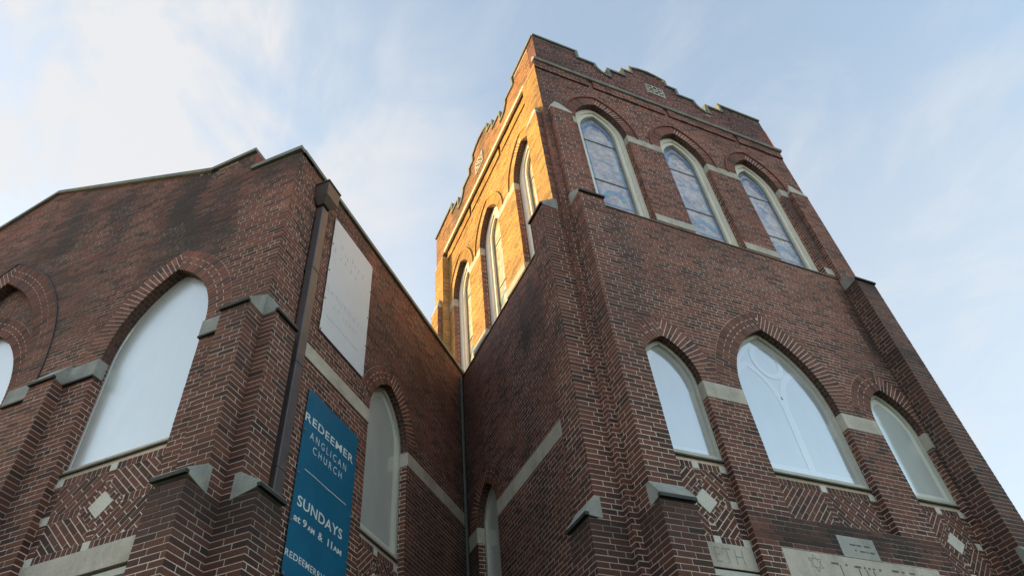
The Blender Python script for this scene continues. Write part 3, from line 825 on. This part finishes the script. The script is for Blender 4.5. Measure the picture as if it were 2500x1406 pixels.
F_ = BN; mb.face([F_.p(UI-.02, 7, -.02), F_.p(16, 7, -.02), F_.p(16, ZW, -.02), F_.p(UI-.02, ZW, -.02)], 0, .5, .2, F_.flip)
RZ = k(10.05)-.25  # unseen roof; ridge height set so its shadow covers the lower tower
def uw(U, W, z): return (S2*(U-W), S2*(U+W), z+H)
for Wa, Wb, za, zb in ((WB+.2, k(9.67), ZW-.25, RZ), (k(9.67), k(15.0), RZ, ZW-.25)):
    mb.face([uw(UG+.3, Wa, za), uw(18, Wa, za), uw(18, Wb, zb), uw(UG+.3, Wb, zb)], 1)
mb.face([uw(UG+.02, k(15.0), -H), uw(18, k(15.0), -H), uw(18, k(15.0), ZW), uw(UG+.02, k(15.0), ZW)], 0, .5, .2)
mb.face([uw(UG+.30, WB+.2, ZW-.4), uw(UG+.30, k(15.0), ZW-.4), uw(UG+.30, k(15.0), k(9.7)), uw(UG+.30, k(9.7), k(11.2)), uw(UG+.30, k(6.05), k(9.7)), uw(UG+.3, k(5.235), k(9.7)), uw(UG+.3, k(5.235), ZW-.4)], 0, .5, .2)
mb.face([uw(UG+.005, k(5.235), k(9.25)), uw(UG+.30, k(5.235), k(9.25)), uw(UG+.30, k(5.235), k(9.78)), uw(UG+.005, k(5.235), k(9.78))], 0, .3, .1)
part('rear_wall', mb, ['brick', 'roof'])
mb = MB(); coping_strip(mb, GB, [(WB-.03, k(9.27)), (k(5.225), k(9.27))], .085, -.32, .045); part('coping', mb, ['coping'])
mb = MB(); coping_strip(mb, GB, GT[2:7], .075, -.33, .045); part('coping', mb, ['coping'])
mb = MB(); coping_strip(mb, BN, [(UG+.05, k(9.27)), (16, k(9.27))], .075, -.30, .045); part('coping', mb, ['lead_grey'])
mb = MB(); mb.box(GB, k(4.93), k(5.05), k(9.36), k(9.56), -.32, -.30); part('flashing', mb, ['flash'])
do_arch(GB, A_gw, .16, .34, stain=.0); do_arch(GB, A_rec, .17, .38, hood='lead', stain=.15); do_arch(BN, A_bw, .16, .29)
# recessed wall inside the great gable arch, with its own window
REC_F = GB.off(-.17)
A_in = Arch(k(8.51), k(10.77), 1.2, k(6.1), k(7.92), .31)
h2, h2m = holes([A_in], True), holes([A_in], False)
mb = MB()
def rec_iv(z):
    v = A_rec.iv(z, 0); return [v] if v else []
brickwall(mb, REC_F, A_rec.zb, k(8.86), lambda z: h2(z, rec_iv(z)), lambda z: h2m(z, rec_iv(z)), ph=.03)
part('recessed_wall', mb, ['brick', 'mortar'])
do_arch(REC_F, A_in, .12, .31)
ZGG = k(4.63)
lower_window(GB, A_gw, ZGG, .16, fw=.03, proj=.006, fm='tracery', inner=False, gm='glazing_white'); lower_window(REC_F, A_in, ZGG, .12, fw=.03, proj=.006, fm='tracery', inner=False, gm='glazing_white'); lower_window(BN, A_bw, k(4.53), .16, gm='glazing_dull')
for ua, ub in ((4.76, 5.24), (6.75, 7.30), (7.565, 8.15)):
    sb = stone(GB, k(ua)-.003, k(ub)+.003, k(5.91), k(6.17), -.13, .03, 'cap')
    dr = MB(); dr.box(GB, k(ua)-.006, k(ub)+.006, k(5.90), k(5.925), -.13, .036); make('drip_shade', dr, ['lead'], sb, church)  # black strip standing in for the shade line under the impost
stone(BN, k(5.0), k(7.06)+.003, k(5.95), k(6.17), -.13, .02, 'stone', 'stone_band')
stone(BN, k(8.21)-.003, UI-.004, k(5.94), k(6.165), -.13, .012, 'stone', 'stone_band')
wst = stz((k(3.6),), .2, .85)
WL, WM = S(k(3.6)), S(k(5.95))
def wing_buttress(F, u0, u1, p1, p2):
    buttress(F, u0, u1, [(-H, WL, p1), (WL, WM, p2)], [(k(3.56), k(3.685), k(3.84), p1, p2, 'cap'), (k(5.92), k(5.985), k(6.27), p2, 0, 'cap')], stain=wst)
wing_buttress(GB, WB+.002, k(4.76), k(.455), k(.25)); wing_buttress(BN, UG+.002, k(5.07), k(.39), k(.17)); wing_buttress(GB, k(7.19), k(7.565), k(.37), k(.16))
panel(GB, A_gw.xl, A_gw.xr, k(3.565), k(4.54), -.11); panel(BN, A_bw.xl, A_bw.xr, k(3.5), k(4.44), -.11)
lintel(GB, A_gw, -.11, k(3.31), k(3.57)); lower_light(GB, A_gw, A_gw.zb, k(3.28), .16)
lintel(BN, A_bw, -.11, k(3.2), k(3.5)); lower_light(BN, A_bw, A_bw.zb, k(3.18), .16)

# ------------------------------------------------------------------ downpipes
def loft(mb_, F, secs, m=0):
    """rectangular sections (u0,u1,d0,d1,z) joined bottom to top"""
    b = len(mb_.v)
    for u0, u1, d0, d1, z in secs: mb_.v += [F.p(u0, z, d0), F.p(u1, z, d0), F.p(u1, z, d1), F.p(u0, z, d1)]
    fs = [[b+4*i+j, b+4*i+(j+1) % 4, b+4*i+4+(j+1) % 4, b+4*i+4+j] for i in range(len(secs)-1) for j in range(4)]
    n = len(secs)-1; fs += [[b+3, b+2, b+1, b], [b+4*n, b+4*n+1, b+4*n+2, b+4*n+3]]
    for f in fs: mb_.f.append(f); mb_.m.append(m); mb_.r.append(.5); mb_.st.append(0)
m_ = MB(); loft(m_, BN, [(k(5.195), k(5.345), .035, .145, -H+.1), (k(5.195), k(5.345), .035, .145, k(8.5))])
for zz in (k(7.2), k(5.6), k(4.2), k(2.2)):
    loft(m_, BN, [(k(5.195)-.006, k(5.345)+.006, .0, .152, zz), (k(5.195)-.006, k(5.345)+.006, .0, .152, zz+.03)])
dp = part('downspout', m_, ['pipe'], bevel=.012)
m_ = MB()
loft(m_, BN, [(k(5.19), k(5.35), .03, .15, k(8.56)), (k(5.125), k(5.43), .012, .235, k(8.68)), (k(5.125), k(5.43), .012, .235, k(8.97))])
loft(m_, BN, [(k(5.125)-.015, k(5.43)+.015, .008, .25, k(8.97)), (k(5.125)-.015, k(5.43)+.015, .008, .25, k(9.0))])
make('hopper', m_, ['hopper'], dp, church, bevel=.006)
import itertools
m_ = MB(); pr = .032; px, py = XL-.05, YI-.10
ring = [(px+pr*math.cos(i*PI/5), py+pr*math.sin(i*PI/5)) for i in range(10)]
for i in range(10):
    a, b = ring[i], ring[(i+1) % 10]
    m_.face([(a[0], a[1], .1), (b[0], b[1], .1), (b[0], b[1], ZC+H-.05), (a[0], a[1], ZC+H-.05)])
part('downspout', m_, ['green_pipe'], smooth=True)

# ------------------------------------------------------------------ banner and sign
def ripple(s_, t_, u, z, wob):
    ds = min(math.hypot((s_-a)*.5, (t_-c)) for a in (0, 1) for c in (0, 1))
    return wob*(noise.noise(Vector((u*2.2, z*.55, 3)))*.6+.35*math.sin((s_*.5+(1-t_))*26)*math.exp(-ds*9))
def sheet(F, u0, u1, z0, z1, d, nu, nz, wob, mb_):
    b = len(mb_.v)
    for j in range(nz+1):
        for i in range(nu+1):
            u, z = u0+(u1-u0)*i/nu, z0+(z1-z0)*j/nz
            eu = math.sin(j/nz*PI*4)**2*.006*(1 if 0 < j < nz else 0)      # slight scallop between the eyelets
            uu = u+(eu if i == 0 else -eu if i == nu else 0)
            mb_.v.append(F.p(uu, z, d+ripple(i/nu, j/nz, u, z, wob)))
    for j in range(nz):
        for i in range(nu):
            q = [b+j*(nu+1)+i, b+j*(nu+1)+i+1, b+(j+1)*(nu+1)+i+1, b+(j+1)*(nu+1)+i]
            mb_.f.append(q[::-1] if F.flip else q); mb_.m.append(0); mb_.r.append(.5); mb_.st.append(0)
cb = BN.p(k(6.24), k(3.3), .03)
banner = thing('church_banner', 'blue vertical vinyl banner with white lettering hung below the white sign', 'banner', cb)
m_ = MB(); sheet(BN, k(5.664), k(6.81), k(3.3), k(5.575), .022, 36, 72, .022, m_)
make('banner_sheet', m_, ['banner'], banner, banner, smooth=True)
TD = lambda u, z: .0262+ripple((u-k(5.664))/(k(6.81)-k(5.664)), (z-k(3.3))/(k(5.575)-k(3.3)), u, z, .022)
def bt(body, u0, u1, z0, z1, bold=.0, sp=1.0, name='lettering'):
    return text(name, body, BN, k(u0), k(u1), k(z0), k(z1), TD, 'print', banner, banner, bold, spacing=sp)
bt('REDEEMER', 5.672, 6.74, 5.125, 5.235, .014, 1.12)
bt('ANGLICAN', 5.80, 6.60, 4.94, 5.035, -.004, 1.55); bt('CHURCH', 5.885, 6.52, 4.79, 4.885, -.004, 1.5)
bt('SUNDAYS', 5.745, 6.645, 4.077, 4.20, .016, 1.06)
bt('at 9', 5.72, 5.955, 3.897, 3.982, .025); bt('AM', 5.975, 6.115, 3.897, 3.958, .025); bt('&', 6.19, 6.285, 3.893, 3.982, .02)
bt('11', 6.385, 6.475, 3.897, 3.982, .03); bt('AM', 6.495, 6.665, 3.897, 3.958, .025)
bt('REDEEMERRV', 5.675, 6.40, 3.503, 3.575, .014, 1.1)
m_ = MB(); za, zb_ = k(4.526), k(4.536); us = [k(5.79)+(k(6.675)-k(5.79))*i/24 for i in range(25)]
m_.v = [BN.p(u, z, TD(u, z)) for z in (za, zb_) for u in us]
for i in range(24): m_.f.append([i, i+1, 26+i, 25+i]); m_.m.append(0); m_.r.append(.5); m_.st.append(0)
make('rule', m_, ['print'], banner, banner)
def eyelets(F, u0, u1, z0, z1, d, root):
    m_ = MB()
    for u in (u0+.02, u1-.02):
        for t_ in (0, .25, .5, .75, 1):
            z = z0+.02+(z1-z0-.04)*t_
            m_.prism(F, [(u+.013*math.cos(i*PI/4), z+.013*math.sin(i*PI/4)) for i in range(8)], d-.012, d+.008)
    make('eyelets', m_, ['metal'], root, root)
eyelets(BN, k(5.664), k(6.81), k(3.3), k(5.575), .03, banner)
cs = BN.p(k(6.24), k(6.55), .03)
sign = thing('blank_sign', 'faded white rectangular sign on the wing wall above the blue banner', 'sign', cs)
m_ = MB(); sheet(BN, k(5.68), k(6.81), k(6.553), k(8.84), .022, 16, 32, .001, m_); make('sign_sheet', m_, ['sign'], sign, sign, smooth=True)
def stx(body, u0, u1, z0, z1, bold=0, sp=1.0): return text('faded_lettering', body, BN, k(u0), k(u1), k(z0), k(z1), .0240, 'faded', sign, sign, bold, spacing=sp)
stx('SATURDAYS', 5.72, 6.68, 7.30, 7.40, 0, 1.25); stx('AT 10AM', 5.89, 6.51, 7.11, 7.19, 0, 1.2)
m_ = MB()
for i in range(14):
    u = 5.80+i*.058; m_.box(BN, k(u), k(u+.03), k(6.875), k(6.905), .0228, .0240)
for u, z, h in ((5.77, 8.15, .09), (5.93, 8.36, .09), (6.03, 8.30, .06), (6.10, 8.27, .08), (6.23, 8.36, .10), (6.32, 8.34, .07), (6.42, 8.33, .08), (6.55, 8.33, .1), (5.93, 8.13, .06), (6.06, 8.15, .07), (6.22, 8.13, .08), (6.36, 8.13, .07)):
    m_.box(BN, k(u), k(u+.02), k(z), k(z+h), .0228, .0240)
make('ghost_marks', m_, ['faded'], sign, sign)
eyelets(BN, k(5.68), k(6.81), k(6.553), k(8.84), .027, sign)

# ------------------------------------------------------------------ ground
m_ = MB(); m_.face([(-400, -400, 0), (400, -400, 0), (400, 400, 0), (-400, 400, 0)])
g = make('ground', m_, ['ground']); g['kind'] = 'structure'

# ------------------------------------------------------------------ light
SUN_EL, SUN_AZ = math.radians(6.0), math.radians(128)
sd = bpy.data.lights.new('sun', 'SUN'); sd.energy = 8.6; sd.angle = math.radians(.5); sd.color = (1.0, .75, .32)
so = bpy.data.objects.new('sun', sd); col.objects.link(so)
sv = Vector((math.cos(SUN_EL)*math.cos(SUN_AZ), math.cos(SUN_EL)*math.sin(SUN_AZ), math.sin(SUN_EL)))
so.rotation_euler = sv.to_track_quat('Z', 'Y').to_euler(); so.location = (0, 0, 40)
w = bpy.data.worlds.new('World'); scene.world = w; w.use_nodes = True
nt = w.node_tree; nt.nodes.clear()
out = nt.nodes.new('ShaderNodeOutputWorld'); bg = nt.nodes.new('ShaderNodeBackground'); nt.links.new(bg.outputs[0], out.inputs[0])
sky = nt.nodes.new('ShaderNodeTexSky'); sky.sky_type = 'NISHITA'; sky.sun_disc = False
sky.sun_elevation = SUN_EL; sky.sun_rotation = PI/2-SUN_AZ
sky.air_density = 1.0; sky.dust_density = 1.0; sky.ozone_density = 1.0
bg.inputs[1].default_value = 1.0
def W_(typ, **kw): return N(nt, typ, **kw)
def mth(op, a, b=None, c=None):
    n = W_('ShaderNodeMath', operation=op)
    for i, v in enumerate((a, b, c)):
        if v is None: continue
        if isinstance(v, (int, float)): n.inputs[i].default_value = v
        else: nt.links.new(v, n.inputs[i])
    return n.outputs[0]
def vm(op, a, b):
    n = W_('ShaderNodeVectorMath', operation=op); nt.links.new(a, n.inputs[0])
    if isinstance(b, tuple): n.inputs[1].default_value = b
    else: nt.links.new(b, n.inputs[1])
    return n
tc = W_('ShaderNodeTexCoord'); D = tc.outputs['Generated']
sx = W_('ShaderNodeSeparateXYZ'); nt.links.new(D, sx.inputs[0])
# cloud sheet: the direction projected on a high plane
zz = mth('ADD', mth('MAXIMUM', sx.outputs[2], 0.0), .18)
cx = W_('ShaderNodeCombineXYZ')
nt.links.new(mth('DIVIDE', sx.outputs[0], zz), cx.inputs[0]); nt.links.new(mth('DIVIDE', sx.outputs[1], zz), cx.inputs[1])
n1 = W_('ShaderNodeTexNoise'); n1.inputs['Scale'].default_value = 4.6; n1.inputs['Detail'].default_value = 7; n1.inputs['Roughness'].default_value = .56
n1.inputs['Distortion'].default_value = .5
mp = W_('ShaderNodeMapping'); mp.inputs['Rotation'].default_value = (0, 0, .6); mp.inputs['Scale'].default_value = (1.0, .62, 1); mp.inputs['Location'].default_value = (.35, .1, 0)
nt.links.new(cx.outputs[0], mp.inputs[0]); nt.links.new(mp.outputs[0], n1.inputs['Vector'])
def toward(v, lo, hi):
    l = math.sqrt(sum(x*x for x in v)); d = vm('DOT_PRODUCT', D, tuple(x/l for x in v)).outputs['Value']
    r = W_('ShaderNodeMapRange', interpolation_type='SMOOTHSTEP'); nt.links.new(d, r.inputs[0])
    r.inputs[1].default_value = lo; r.inputs[2].default_value = hi; return r.outputs[0]
bank = toward((-.32, .66, .70), .80, .97)      # the bright cloud bank over the wing
low = toward((.80, .42, .42), .86, .99)         # haze low on the right
cl = W_('ShaderNodeMapRange', interpolation_type='SMOOTHSTEP'); nt.links.new(n1.outputs['Fac'], cl.inputs[0])
cl.inputs[1].default_value = .36; cl.inputs[2].default_value = .60
n2 = W_('ShaderNodeTexNoise'); n2.inputs['Scale'].default_value = 4.0; n2.inputs['Detail'].default_value = 8; n2.inputs['Roughness'].default_value = .6
n2.inputs['Distortion'].default_value = .9
mp2 = W_('ShaderNodeMapping'); mp2.inputs['Rotation'].default_value = (0, 0, -.25); mp2.inputs['Scale'].default_value = (1.0, .55, 1); mp2.inputs['Location'].default_value = (1.3, 2.2, 0)
nt.links.new(cx.outputs[0], mp2.inputs[0]); nt.links.new(mp2.outputs[0], n2.inputs['Vector'])
wi = W_('ShaderNodeMapRange', interpolation_type='SMOOTHSTEP'); nt.links.new(n2.outputs['Fac'], wi.inputs[0])
wi.inputs[1].default_value = .42; wi.inputs[2].default_value = .72
mask = mth('ADD', mth('MULTIPLY', bank, mth('ADD', .18, mth('MULTIPLY', cl.outputs[0], .76))),
           mth('ADD', mth('MULTIPLY', wi.outputs[0], .26), mth('MULTIPLY', low, .24)))
mask = mth('MINIMUM', mth("ADD", mask, .20), .93)
skyc = mixc(nt, 'MULTIPLY', 1.0, sky.outputs[0], (.72, .71, .71))
fin = mixc(nt, 'MIX', mask, skyc, (.87, .865, .87))
nt.links.new(fin, bg.inputs[0])

# ------------------------------------------------------------------ camera
AX = [[0.913959, 0.237224, 0.329248], [-0.398115, 0.681367, 0.614201], [-0.078636, -0.692433, 0.717184]]
cam = bpy.data.cameras.new('camera'); cam.sensor_width = 36; cam.lens = 25.5054; cam.clip_end = 2000; cam.clip_start = .05
co = bpy.data.objects.new('camera', cam); col.objects.link(co)
R = [[AX[i][0], -AX[i][1], -AX[i][2]] for i in range(3)]
mw = Matrix(R).to_4x4(); mw.translation = Vector((0, 0, H)); co.matrix_world = mw
scene.camera = co
scene.view_settings.view_transform = 'Standard'; scene.view_settings.look = 'None'
scene.view_settings.exposure = 0; scene.view_settings.gamma = 1
